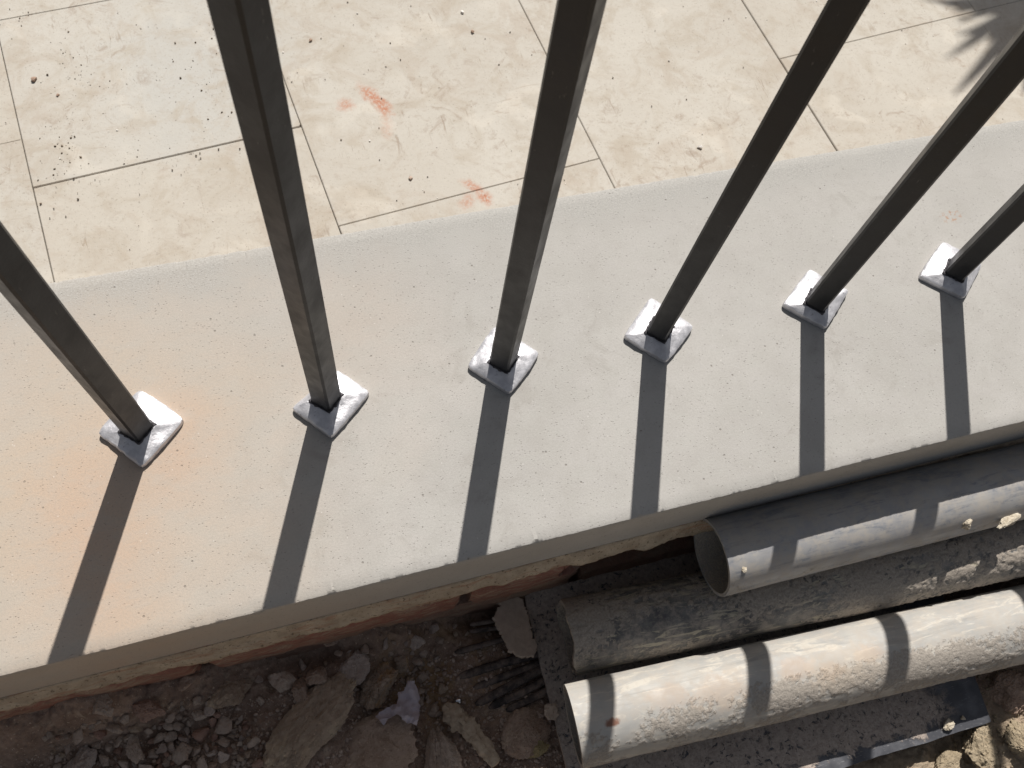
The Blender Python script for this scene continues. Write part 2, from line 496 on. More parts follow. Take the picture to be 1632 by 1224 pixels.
def mesh(name, V, F):
    me = bpy.data.meshes.new(name)
    if isinstance(V, np.ndarray):
        V = V.tolist()
    me.from_pydata(V, [], F)
    me.update()
    return me

def empty(name, loc=(0, 0, 0), rot=(0, 0, 0)):
    o = bpy.data.objects.new(name, None)
    COL.objects.link(o)
    o.location = loc
    o.rotation_euler = rot
    o.empty_display_size = .05
    return o

def tag(o, label=None, cat=None, group=None, kind=None):
    if label: o['label'] = label
    if cat: o['category'] = cat
    if group: o['group'] = group
    if kind: o['kind'] = kind
    return o

def grid_faces(nx, ny, off=0):
    i = np.arange(nx - 1)[:, None] * ny + np.arange(ny - 1)[None, :] + off
    return np.stack([i, i + ny, i + ny + 1, i + 1], -1).reshape(-1, 4).tolist()

def fast_mesh(name, V, F4):
    me = bpy.data.meshes.new(name)
    V = np.asarray(V, np.float32); F4 = np.asarray(F4, np.int32)
    k = F4.shape[1]
    me.vertices.add(len(V)); me.vertices.foreach_set('co', V.ravel())
    me.loops.add(F4.size); me.loops.foreach_set('vertex_index', F4.ravel())
    me.polygons.add(len(F4))
    me.polygons.foreach_set('loop_start', np.arange(0, F4.size, k, dtype=np.int32))
    me.update(calc_edges=True)
    me.validate()
    return me

def prism(poly, z0, z1, bevel=0.0):
    """closed prism over a convex or mild polygon, with an optional small chamfer at the top"""
    n = len(poly)
    P = [Vector((x, y)) for x, y in poly]
    c = sum(P, Vector((0, 0))) / n
    V, F = [], []
    lev = [(z0, 0.0), (z1 - bevel, 0.0), (z1, bevel)] if bevel else [(z0, 0.0), (z1, 0.0)]
    for z, ins in lev:
        for i in range(n):
            a, b, d = P[i - 1], P[i], P[(i + 1) % n]
            e1 = (b - a).normalized(); e2 = (d - b).normalized()
            n1 = Vector((-e1.y, e1.x)); n2 = Vector((-e2.y, e2.x))
            off = (n1 + n2)
            off = off / max(.3, off.length_squared) * 2 * ins
            V.append((b.x + off.x, b.y + off.y, z))
    L = len(lev)
    for k in range(L - 1):
        for i in range(n):
            j = (i + 1) % n
            F.append((k * n + i, k * n + j, (k + 1) * n + j, (k + 1) * n + i))
    F.append(tuple(range((L - 1) * n, L * n)))
    F.append(tuple(reversed(range(n))))
    return V, F

_ico = {}
def ico(sub):
    if sub not in _ico:
        bm = bmesh.new()
        bmesh.ops.create_icosphere(bm, subdivisions=sub, radius=1)
        _ico[sub] = (np.array([v.co[:] for v in bm.verts]), np.array([[v.index for v in f.verts] for f in bm.faces]))
        bm.free()
    v, f = _ico[sub]
    return v.copy(), f

def rock_verts(seed, dims, sub=4, cuts=9, rough=.16, flat=.54, fine=.075, taper=0.0):
    rs = np.random.RandomState(seed)
    v, f = ico(sub)
    v *= 1.25
    for k in range(cuts):
        n = rs.normal(size=3); n /= np.linalg.norm(n)
        d = rs.uniform(flat, flat + .35)
        v -= np.maximum(0, v @ n - d)[:, None] * n
    nr = v / np.linalg.norm(v, axis=1, keepdims=True)
    v += nr * (fbm(v + seed * 3.1, 1.6, 4, seed) * rough)[:, None]
    if sub >= 3:
        rid = 1 - np.abs(fbm(v + seed, 4.5, 4, seed + 9, .6))
        v += nr * ((rid - .6) * fine * 1.6)[:, None]
        v += nr * (fbm(v, 14, 3, seed + 4, .6) * fine)[:, None]
    v /= np.abs(v).max(axis=0)
    if taper:
        v[:, 0] *= 1 - taper * (v[:, 1] + 1) / 2
        v[:, 2] *= 1 - taper * .35 * (v[:, 1] + 1) / 2
    return v * np.array(dims), f

def rock(name, seed, loc, dims, rot, mat, sub=4, **kw):
    v, f = rock_verts(seed, dims, sub, **kw)
    me = fast_mesh(name, v, f)
    return link(name, me, mat, smooth=28 if sub >= 4 else 40, loc=loc, rot=rot)

# ------------------------------------------------------------------ soil surface
YF = -.1330                            # front face of the coping
def soil_base(x, y):
    d = YF - y
    hw = np.interp(x, [-.3, -.13, -.07, -.015, .05, .139, .2, .24, .6], [-.10, -.105, -.103, -.122, -.146, -.15, -.181, -.195, -.185])
    hf = np.interp(x, [-.3, -.12, -.09, .0, .05, .085, .13, .24, .28, .56, .6, 1], [-.142, -.142, -.149, -.150, -.150, -.160, -.175, -.178, -.178, -.178, -.168, -.162])
    P1 = np.stack([x, x * 0, x * 0], -1)
    hw = hw + .010 * fbm(P1, 24, 3, 83, .6) * sstep(.26, .2, x)
    dip = .022 * np.exp(-((x - .078) / .030) ** 2) * np.exp(-((d - .004) / .010) ** 2) + .014 * np.exp(-((x - .19) / .02) ** 2) * np.exp(-((d - .004) / .010) ** 2)
    return hw + (hf - hw) * sstep(0, .036, d) - dip

def soil_h(x, y):
    x = np.asarray(x, float); y = np.asarray(y, float)
    P = np.stack([x, y, x * 0], -1)
    big = fbm(P, 22, 3, 5) * .0038
    lump = fbm(P, 75, 3, 11, .6)
    return soil_base(x, y) + big + np.clip(lump, -.3, .45) * .0036 + np.clip(fbm(P, 150, 3, 17, .6), 0, .5) * .0022 + fbm(P, 320, 3, 21, .65) * .0011

xs = np.arange(-.34, .80, .0013); ys = np.arange(-.46, -.098, .0013)
X, Y = np.meshgrid(xs, ys, indexing='ij')
Z = soil_h(X, np.minimum(Y, YF + .02))
fade = np.minimum(np.minimum(sstep(-.34, -.29, X), 1 - sstep(.75, .80, X)), sstep(-.46, -.41, Y))
Z = -.178 * (1 - fade) + Z * fade
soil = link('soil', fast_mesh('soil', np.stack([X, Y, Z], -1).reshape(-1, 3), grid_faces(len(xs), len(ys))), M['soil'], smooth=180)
tag(soil, kind='structure')
# the ground beyond: one wide sheet on the dug side, 4 mm below the rim of the dug patch
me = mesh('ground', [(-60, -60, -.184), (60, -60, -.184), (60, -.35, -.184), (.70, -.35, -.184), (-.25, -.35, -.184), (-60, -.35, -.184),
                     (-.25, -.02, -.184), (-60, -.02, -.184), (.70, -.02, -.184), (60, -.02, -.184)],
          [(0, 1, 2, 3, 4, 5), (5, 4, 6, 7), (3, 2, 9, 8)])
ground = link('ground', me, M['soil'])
tag(ground, kind='structure')

# ------------------------------------------------------------------ paving
ZP = -.3
paving = mesh('paving', [(-60, .03, ZP - .0075), (60, .03, ZP - .0075), (60, 60, ZP - .0075), (-60, 60, ZP - .0075)], [(0, 1, 2, 3)])
paving = link('paving', paving, M['bed'])
tag(paving, kind='structure')
TC, TS = math.cos(math.radians(6.1)), math.sin(math.radians(6.1))
def clip_y(poly, ymin):
    out = []
    for i in range(len(poly)):
        a, b = poly[i], poly[(i + 1) % len(poly)]
        ia, ib = a[1] >= ymin, b[1] >= ymin
        if ia: out.append(a)
        if ia != ib:
            t = (ymin - a[1]) / (b[1] - a[1])
            out.append((a[0] + t * (b[0] - a[0]), ymin))
    return out
G = .00042
slabs = []
U = [-.70, -.400, -.0988, .2026, .529, .828]
for (u0, u1, vs) in ((-.70, -.400, (.0, .42, .90, 1.4)), (-.400, -.0988, (-.05, .5317, .93, 1.4)), (-.0988, .2026, (-.1, .463, .7157, 1.15, 1.5)),
                     (.2026, .529, (-.1, .316, .80, 1.3)), (.529, .828, (-.1, .90, 1.4)), (.828, 1.154, (.395, .93, 1.4)),
                     (.828, 1.40, (-.2, .395)), (1.154, 1.48, (.395, .80, 1.3))):
    for v0, v1 in zip(vs[:-1], vs[1:]):
        slabs.append((u0, u1, v0, v1))
rs = np.random.RandomState(4)
for i, (u0, u1, v0, v1) in enumerate(slabs):
    g = [G * rs.uniform(.5, 1.5) * (1.0, .6, 1.0, .6)[q] for q in range(4)]
    q = [(u0 + g[0], v0 + g[1]), (u1 - g[2], v0 + g[1]), (u1 - g[2], v1 - g[3]), (u0 + g[0], v1 - g[3])]
    poly = clip_y([(u * TC - v * TS, u * TS + v * TC) for u, v in q], .1285)
    if len(poly) < 3:
        continue
    V, F = prism(poly, ZP - .026, ZP + rs.uniform(-.0008, .0008), .0009)
    link('paving_slab', mesh('paving_slab', V, F), M['slab'], paving)

# ------------------------------------------------------------------ garden wall: coping, mortar bed, bricks, core
wall = empty('garden_wall', (.4, 0, -.33))
tag(wall, 'low red brick garden wall topped with a smooth pale stone coping', 'wall')
def child(name, me, mat, parent, smooth=None):
    o = link(name, me, mat, None, smooth)
    o.parent = parent
    o.matrix_parent_inverse = Matrix.Translation(parent.location).inverted()
    return o
# coping: profile swept along x, its arrises chipped a little
def coping_mesh(x0, x1, y0, y1, z0, z1):
    t = np.concatenate([np.arange(x0, -.25, .004), np.arange(-.25, 1.0, .0006), np.arange(1.0, x1, .004)])
    n = len(t)
    P1 = np.stack([t, t * 0, t * 0], -1)
    prof = [(y0 + .001, z0, 0), (y0, z0 + .0012, 0), (y0, z1 - .010, 0), (y0, z1 - .0022, 1), (y0 + .0006, z1 - .0007, 2), (y0 + .0022, z1, 3),
            (y0 + .010, z1, 0), (y1 - .010, z1, 0), (y1 - .0026, z1, 3), (y1 - .0007, z1 - .0009, 2), (y1, z1 - .0026, 1), (y1, z0, 0)]
    V = []
    for k, (y, z, e) in enumerate(prof):
        s = 1 if y < 0 else -1
        a = fbm(P1 + (0, k * .01, 0), 130, 4, 31 if s > 0 else 47, .65)
        ch = (np.maximum(0, fbm(P1, 70, 5, 53 if s > 0 else 59, .7) - .80) * .0005 + np.maximum(0, fbm(P1, 520, 3, 63, .8) - .45) * .00016 * (.3 + .7 * sstep(-.1, .5, fbm(P1, 25, 2, 66))))
        dy = s * (a * .0001 + ch * .4) if e == 1 else (s * (a * .00018 + ch) if e == 2 else (s * (a * .00022 + ch) if e == 3 else 0 * a))
        dz = -(np.abs(a) * .00012 + ch) if e in (1, 2) else 0 * a
        V.append(np.stack([t, y + dy, z + dz], -1))
    V = np.stack(V, 1).reshape(-1, 3)
    m = len(prof)
    i = np.arange(n - 1)[:, None] * m; j = np.arange(m)[None, :]
    F = np.stack([i + j, i + m + j, i + m + (j + 1) % m, i + (j + 1) % m], -1).reshape(-1, 4)
    return fast_mesh('coping_stone', V, F[:, ::-1])
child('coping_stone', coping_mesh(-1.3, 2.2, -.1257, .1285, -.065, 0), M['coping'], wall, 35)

def ragged_strip(x0, x1, ztop, zlow, yfront, yback, step=.002, seed=3, yn=.0012, follow=None):
    n = int((x1 - x0) / step) + 1
    t = np.linspace(x0, x1, n)
    zl = zlow(t)
    rows = 9
    V = []
    for r in range(rows):
        f = r / (rows - 1)
        z = ztop + (zl - ztop) * f
        P = np.stack([t, z * 1.0, t * 0], -1)
        V.append(np.stack([t, yfront - .0062 * f - (fbm(P, 55, 4, seed) * yn + fbm(P, 160, 3, seed + 5) * .0006) * min(1, f * 4) , z], -1))
    V.append(np.stack([t, t * 0 + yback, zl], -1))
    V.append(np.stack([t, t * 0 + yback, t * 0 + ztop], -1))
    m = len(V)
    V = np.stack(V, 1).reshape(-1, 3)
    i = np.arange(n - 1)[:, None] * m; j = np.arange(m)[None, :]
    F = np.stack([i + j, i + (j + 1) % m, i + m + (j + 1) % m, i + m + j], -1).reshape(-1, 4)
    return fast_mesh('mortar_bed', V, F[:, ::-1])
def bed_low(t):
    P = np.stack([t, t * 0, t * 0], -1)
    return -.0805 - .0034 * fbm(P, 18, 4, 71) - .0022 * fbm(P, 90, 4, 75, .7) - np.interp(t, [-.12, .0, .26, .30, .45], [.0, .001, .002, .006, .004])
child('mortar_bed', ragged_strip(-1.3, 2.2, -.0652, bed_low, -.1259, -.085), M['mortar'], wall, 180)

def brick_mesh(x0, x1, z0, z1, y0, y1, seed, ragged=0.0):
    nx = max(6, int((x1 - x0) / .004)); nz = 12
    t = np.linspace(0, 1, nx); s = np.linspace(0, 1, nz)
    T, Q = np.meshgrid(t, s, indexing='ij')
    xx = x0 + (x1 - x0) * T; zz = z0 + (z1 - z0) * Q
    P = np.stack([xx, zz, xx * 0 + seed], -1)
    ed = np.minimum(np.minimum(T * (x1 - x0), (1 - T) * (x1 - x0)), np.minimum(Q, 1 - Q) * (z1 - z0))
    yy = y0 - fbm(P, 60, 4, seed) * .0012 + (1 - sstep(0, .004, ed)) * .003
    if ragged:
        xx = xx + (T > .75) * fbm(P[..., [1, 2, 0]], 70, 3, seed) * ragged * (T - .75) * 4
    V = np.stack([xx, yy, zz], -1).reshape(-1, 3)
    F = grid_faces(nx, nz)
    # sides and back
    ring = [i * nz for i in range(nx)] + [(nx - 1) * nz + j for j in range(1, nz)] + [i * nz + nz - 1 for i in range(nx - 2, -1, -1)] + [j for j in range(nz - 2, 0, -1)]
    B = V[ring].copy(); B[:, 1] = y1
    off = len(V); k = len(ring)
    F = F + [(ring[i], off + i, off + (i + 1) % k, ring[(i + 1) % k]) for i in range(k)]
    F = [tuple(reversed(f)) for f in F]
    return fast_mesh('brick', np.vstack([V, B]), F)
L1, HZ = .1785, .0525
for row in range(4):
    ztop = -.0842 - row * .0610
    for k in range(-6, 11):
        x0 = .1905 + (k - 1) * .1880 + (row % 2) * .094
        x1 = x0 + .1795
        rg = 0.0
        if row == 0 and abs(x0 - .1905) < .01:
            x1, rg = .268, .012
        if row == 0 and abs(x0 - .3785) < .01:
            continue                                    # this brick is missing behind the pipes
        o = brick_mesh(x0, x1, ztop - HZ, ztop, -.1325, -.075, 100 + row * 31 + k, rg)
        child('brick', o, M['brick'], wall, 50)
V, F = prism([(-1.3, -.0995), (2.2, -.0995), (2.2, .112), (-1.3, .112)], -.36, -.0655)
child('wall_core', mesh('wall_core', V, F), M['core'], wall)

# ------------------------------------------------------------------ iron railing: square bars turned 45 degrees, each with a pyramid collar
rail = empty('iron_railing', (.36, 0, 0))
tag(rail, 'dark grey iron railing of upright square bars set along the pale coping', 'railing')
BARS = [((-.1195, .001), (0, 0), None),
        ((-.0006, .0049), (-.0055, -.0027), [(-.0256, .0088), (.0025, .0335), (.0271, .0063), (-.0020, -.0203)]),
        ((.1177, -.0008), (-.0006, 0), [(.0943, -.0010), (.1275, .0200), (.1462, -.0013), (.1157, -.0272)]),
        ((.2392, .0006), (-.0031, .0016), [(.2148, .0033), (.2415, .0292), (.2664, .0022), (.2376, -.0230)]),
        ((.3542, -.0009), (.0033, -.0033), [(.3291, .0020), (.3590, .0282), (.3822, -.0018), (.3526, -.0244)]),
        ((.4793, -.0036), (-.0071, .0110), [(.4546, .0012), (.4875, .0255), (.5105, .0014), (.4798, -.0245)]),
        ((.5995, -.0022), (-.0135, .0277), [(.5720, .0014), (.6060, .0268), (.6284, .0011), (.5986, -.0239)]),
        ((.7200, -.0020), (0, 0), None), ((.8400, -.0020), (0, 0), None), ((.9600, -.0020), (0, 0), None)]
HS = .0148 / 2
def bar_mesh(bx, by, lx, ly):
    c = .0013
    pts = [(HS, -HS + c), (HS, HS - c), (HS - c, HS), (-HS + c, HS), (-HS, HS - c), (-HS, -HS + c), (-HS + c, -HS), (HS - c, -HS)]
    cs, sn = math.cos(math.pi / 4), math.sin(math.pi / 4)
    pts = [(x * cs - y * sn, x * sn + y * cs) for x, y in pts]
    V, F = [], []
    lv = [.004, .03, .10, .20, .32, .45, .95]
    for z in lv:
        h = min(z, .45) - .008
        V += [(x + lx * h, y + ly * h, z) for x, y in pts]
    n = len(pts)
    for k in range(len(lv) - 1):
        F += [(k * n + i, k * n + (i + 1) % n, (k + 1) * n + (i + 1) % n, (k + 1) * n + i) for i in range(n)]
    F.append(tuple(range((len(lv) - 1) * n, len(lv) * n)))
    F.append(tuple(reversed(range(n))))
    return mesh('bar', V, F)

def collar_mesh(corners, seed):
    """low hand-forged pyramid: four irregular corners, a 4 mm rim, ridges running up to the bar"""
    C = [Vector(c) for c in corners]          # L, T, R, B around the bar axis at the origin
    rs = np.random.RandomState(seed)
    N = 14
    per = []
    for k in range(4):
        a, b = C[k], C[(k + 1) % 4]
        nn = Vector((-(b - a).y, (b - a).x)).normalized()
        if nn.dot((a + b) / 2) < 0: nn = -nn
        bow = rs.uniform(-.0002, .0011)
        for i in range(N):
            t = i / N
            per.append(a.lerp(b, t) + nn * (bow * 4 * t * (1 - t)) + nn * rs.normal() * .00012)
    per = np.array([p[:] for p in per])
    n = len(per)
    # soften the corners
    cor = (np.minimum(np.arange(n) % N, N - np.arange(n) % N) < 2)
    for _ in range(1):
        sm = (np.roll(per, 1, 0) + np.roll(per, -1, 0)) / 2
        per = np.where(cor[:, None], .5 * per + .5 * sm, per)
    cs = HS * math.sqrt(2) * 1.16
    inn = []
    Ci = [Vector((-cs, 0)), Vector((0, cs)), Vector((cs, 0)), Vector((0, -cs))]
    for k in range(4):
        for i in range(N):
            inn.append(Ci[k].lerp(Ci[(k + 1) % 4], i / N)[:])
    inn = np.array(inn)
    rings = [(per * 1.0, 0.0), (per * 1.008, .0022), (per * .992, .0040)]
    top = .0080
    for f in (.06, .2, .4, .6, .8, 1.0):
        rings.append((per * .975 * (1 - f) + inn * f, .0045 + (top - .0045) * f ** .92))
    rings.append((inn * .80, top - .0004))
    rings.append((inn * .5, top - .003))
    V = []
    for k, (q, z) in enumerate(rings):
        P = np.stack([q[:, 0], q[:, 1], q[:, 0] * 0 + seed], -1)
        dz = fbm(P, 150, 3, seed) * (.00062 if 2 <= k <= 9 else 0) + (fbm(P, 420, 2, seed + 3) * .0002 if k >= 2 else 0)
        V.append(np.stack([q[:, 0], q[:, 1], z + dz], -1))
    V = np.concatenate(V)
    F = []
    for k in range(len(rings) - 1):
        F += [(k * n + i, k * n + (i + 1) % n, (k + 1) * n + (i + 1) % n, (k + 1) * n + i) for i in range(n)]
    F = [tuple(reversed(f)) for f in F]
    return fast_mesh('collar', V, F)

def weld_mesh(seed):
    cs = HS * math.sqrt(2) * 1.02
    n = 48
    V, F = [], []
    rs = np.random.RandomState(seed)
    Ci = [Vector((-cs, 0)), Vector((0, cs)), Vector((cs, 0)), Vector((0, -cs))]
    m = 6
    for i in range(n):
        k, t = divmod(i, n // 4)
        c = Ci[k].lerp(Ci[(k + 1) % 4], t / (n // 4))
        r = .0013 * (1 + .3 * math.sin(i * 1.9) + rs.normal() * .12)
        d = c.normalized()
        for j in range(m):
            a = 2 * math.pi * j / m
            V.append((c.x + d.x * r * math.cos(a), c.y + d.y * r * math.cos(a), .0078 + r * math.sin(a)))
    for i in range(n):
        for j in range(m):
            F.append((i * m + j, ((i + 1) % n) * m + j, ((i + 1) % n) * m + (j + 1) % m, i * m + (j + 1) % m))
    return mesh('weld', V, F)

for i, ((bx, by), (lx, ly), cn) in enumerate(BARS):
    b = link('bar', bar_mesh(bx, by, lx, ly), M['bar'], rail, 30, loc=(bx - .36, by, 0))
    if cn is None:
        cn = [(bx - .025, by + .003), (bx + .003, by + .026), (bx + .026, by + .002), (bx - .001, by - .024)]
    c = link('collar', collar_mesh([(x - bx, y - by) for x, y in cn], 7 + i), M['collar'], b, 24, loc=(0, 0, 0.0002))
    link('weld', weld_mesh(i), M['weld'], b, 180)
V, F = prism([(-.30, -.016), (.85, -.016), (.85, .022), (-.30, .022)], .945, .957)
link('top_rail', mesh('top_rail', V, F), M['bar'], rail)

# ------------------------------------------------------------------ pipes
def pipe(name, a, b, r, mat, seed, mudlev, mudamp, label, endwob=0.0, wall_t=.0028, wobble=.0, skew=.0):
    """tube from a to b; mud crust is real relief on the outside, and a 'mud' attribute tells the material where it is"""
    a, b = Vector(a), Vector(b)
    d = b - a
    L = d.length
    n, m = int(min(L, .42) / .0012) + 30, 170
    t = np.concatenate([np.linspace(0, min(L, .42), n - 30, endpoint=False), np.linspace(min(L, .42), L, 30)]); th = np.linspace(0, 2 * math.pi, m, endpoint=False)
    T, A = np.meshgrid(t, th, indexing='ij')
    P = np.stack([T, r * np.cos(A), r * np.sin(A)], -1)
    mud = mudlev(P, T, A)
    crust = fbm(P, 620, 2, seed + 2, .8) * .55 + .55 + np.maximum(0, fbm(P, 170, 3, seed + 5, .7)) * .45
    edge = mud + fbm(P, 330, 3, seed + 8, .75) * .30 * sstep(.08, .35, mud)
    k = sstep(.25, .75, edge)
    R = r + k * (.00018 + mudamp * np.clip(crust, 0, 2)) + fbm(P, 9, 2, seed) * wobble
    xe = -skew * r * np.sin(A) * (1 - sstep(0, .06, T))
    if endwob:
        wb = fbm(np.stack([np.cos(A) * r, np.sin(A) * r, A * 0 + seed], -1), 60, 4, seed + 3, .6) * endwob
        xe = xe + wb * (1 - sstep(0, .02, T))
    Vo = np.stack([T + xe, R * np.cos(A), R * np.sin(A)], -1).reshape(-1, 3)
    ri = r - wall_t
    ni = 40
    ti = np.concatenate([np.linspace(0, .06, 14), np.linspace(.07, L, ni - 14)])
    Ti, Ai = np.meshgrid(ti, th, indexing='ij')
    xi = -skew * r * np.sin(Ai) * (1 - sstep(0, .06, Ti))
    if endwob:
        wb = fbm(np.stack([np.cos(Ai) * r, np.sin(Ai) * r, Ai * 0 + seed], -1), 60, 4, seed + 3, .6) * endwob
        xi = xi + wb * (1 - sstep(0, .02, Ti))
    Vi = np.stack([Ti + xi, ri * np.cos(Ai), ri * np.sin(Ai)], -1).reshape(-1, 3)
    i = np.arange(n - 1)[:, None] * m; j = np.arange(m)[None, :]
    Fo = np.stack([i + j, i + m + j, i + m + (j + 1) % m, i + (j + 1) % m], -1).reshape(-1, 4)[:, ::-1]
    off = n * m
    i = np.arange(ni - 1)[:, None] * m + off
    Fi = np.stack([i + j, i + (j + 1) % m, i + m + (j + 1) % m, i + m + j], -1).reshape(-1, 4)[:, ::-1]
    j = np.arange(m)
    E0 = np.stack([j, (j + 1) % m, off + (j + 1) % m, off + j], -1)[:, ::-1]
    o1, o2 = (n - 1) * m, off + (ni - 1) * m
    E1 = np.stack([o1 + j, o2 + j, o2 + (j + 1) % m, o1 + (j + 1) % m], -1)[:, ::-1]
    me = fast_mesh(name, np.vstack([Vo, Vi]), np.vstack([Fo, Fi, E0, E1]))
    at = me.attributes.new('mud', 'FLOAT', 'POINT')
    at.data.foreach_set('value', np.concatenate([np.clip(edge, 0, 1).ravel(), np.full(ni * m, .55)]).astype(np.float32))
    o = link(name, me, mat, smooth=50)
    o.matrix_world = Matrix.Translation(a) @ d.to_track_quat('X', 'Z').to_matrix().to_4x4()
    tag(o, label, 'pipe', 'lengths of plastic pipe lying beside the wall')
    return o

def on_axis(x, y0, z0, m, n):
    return (x, y0 + m * (x - .5), z0 + n * (x - .5))
A1 = (-.1541, -.0750, -.0148, -.0054); A2 = (-.1894, -.1208, -.0579, .0336); A3 = (-.2511, -.1247, -.0584, -.0307)
def mud1(P, T, A):       # dust on the flank away from the wall, thin elsewhere
    low = np.cos(A + .75)                       # A measured from +y towards +z; the camera-side flank is -y
    return .10 + .36 * sstep(.2, -.9, np.cos(A - .5)) * (fbm(P, 22, 4, 3) * .6 + .55) - .10 * sstep(.2, .9, np.sin(A))
def mud2(P, T, A):
    return .40 + fbm(P * np.array([.35, 1, 1]), 34, 6, 13, .68) * .42 - .25 * sstep(-.45, -.9, np.cos(A)) * sstep(.3, -.3, np.sin(A))
def mud3(P, T, A):
    side = sstep(.05, -.75, np.cos(A) - .25 * np.sin(A))
    return .03 + side * (.52 + fbm(P, 26, 5, 23, .65) * .42 + .18 * fbm(P, 14, 4, 27))
p1 = pipe('plastic_pipe', on_axis(.3655, *A1), on_axis(.95, *A1), .0291, M['pipe_grey'], 1, mud1, .0005,
          'grey plastic pipe with clean open end, closest to the stone coping', wall_t=.0024)
p2 = pipe('plastic_pipe', on_axis(.2555, *A2), on_axis(.92, *A2), .0279, M['pipe_dark'], 2, mud2, .0007,
          'dark mud-caked pipe with a crumbling end, in the middle between two paler pipes', endwob=.0014, wall_t=.0030, wobble=.0005, skew=.02)
p3 = pipe('plastic_pipe', on_axis(.2395, *A3), on_axis(.90, *A3), .0290, M['pipe_pale'], 3, mud3, .00036,
          'pale dusty pipe in full sun, striped by three bar shadows, farthest from the coping', wall_t=.0028, skew=.12)

def lump(name, seed, loc, dims, mat, parent, rot=(0, 0, 0), sub=4):
    v, f = rock_verts(seed, dims, sub, cuts=5, rough=.35, flat=.7, fine=.07)
    o = link(name, fast_mesh(name, v, f), mat, smooth=40)
    o.parent = parent
    o.matrix_parent_inverse = parent.matrix_world.inverted()
    o.location = loc; o.rotation_euler = rot
    return o
bpy.context.view_layer.update()
lump('mud_lump', 3, (.5605, -.1775, -.0585), (.0060, .0058, .0048), M['mudlump'], p1)
lump('mud_lump', 5, (.5535, -.1775, -.0610), (.0030, .0022, .0020), M['mudlump'], p1)
lump('mud_lump', 8, (.598, -.1835, -.0620), (.0125, .0048, .0036), M['mudlump'], p1, (0, 0, .25))
lump('mud_lump', 9, (.3765, -.1690, -.0502), (.0022, .0030, .0010), M['mudlump'], p1)

# ------------------------------------------------------------------ black sheet under the pipes
SX, SY = .405, -.2245
n, m = 120, 70
u = np.linspace(0, 1, n); w = np.linspace(0, 1, m)
Uu, Ww = np.meshgrid(u, w, indexing='ij')
BL, BR, TR, TL = np.array((.2325, -.3190)), np.array((.5757, -.3215)), np.array((.5792, -.2380)), np.array((.2376, -.1307))
TR = np.array((.5835, -.135))
xy = ((1 - Uu) * (1 - Ww))[..., None] * BL + (Uu * (1 - Ww))[..., None] * BR + (Uu * Ww)[..., None] * TR + ((1 - Uu) * Ww)[..., None] * TL
xy[..., 0] += np.where(Uu > .98, (Ww * (1 - Ww)) * .010, 0)
P = np.stack([xy[..., 0], xy[..., 1], xy[..., 0] * 0], -1)
xy[..., 1] += (Ww < .01) * fbm(P, 60, 3, 91) * .0007
xy[..., 0] += (Uu < .005) * fbm(P, 70, 3, 92) * .0007
zt = -.1590 + fbm(P, 5, 2, 93) * .0006
th = .0042
Vt = np.stack([xy[..., 0] - SX, xy[..., 1] - SY, zt + .16], -1).reshape(-1, 3)
Vb = Vt.copy(); Vb[:, 2] -= th
ring = [i * m for i in range(n)] + [(n - 1) * m + j for j in range(1, m)] + [i * m + m - 1 for i in range(n - 2, -1, -1)] + [j for j in range(m - 2, 0, -1)]
F = grid_faces(n, m)
F = F + [tuple(x + n * m for x in reversed(f)) for f in F] + [(ring[i], ring[i - 1], ring[i - 1] + n * m, ring[i] + n * m) for i in range(len(ring))]
sheet = link('plastic_sheet', fast_mesh('plastic_sheet', np.vstack([Vt, Vb]), F), M['sheet'], smooth=35, loc=(SX, SY, -.16))
tag(sheet, 'flat black plastic board under the pipes, filmed with dried mud', 'board')
bpy.context.view_layer.update()
lump('mud_lump', 14, (.5385, -.3142, -.1565), (.0058, .0040, .0026), M['mudlump'], sheet, (0, 0, .3))
lump('mud_lump', 15, (.5530, -.3128, -.1575), (.0022, .0018, .0014), M['mudlump'], sheet)
lump('mud_lump', 17, (.2345, -.2225, -.1570), (.0065, .0075, .0030), M['flake'], sheet, (0, 0, .4))

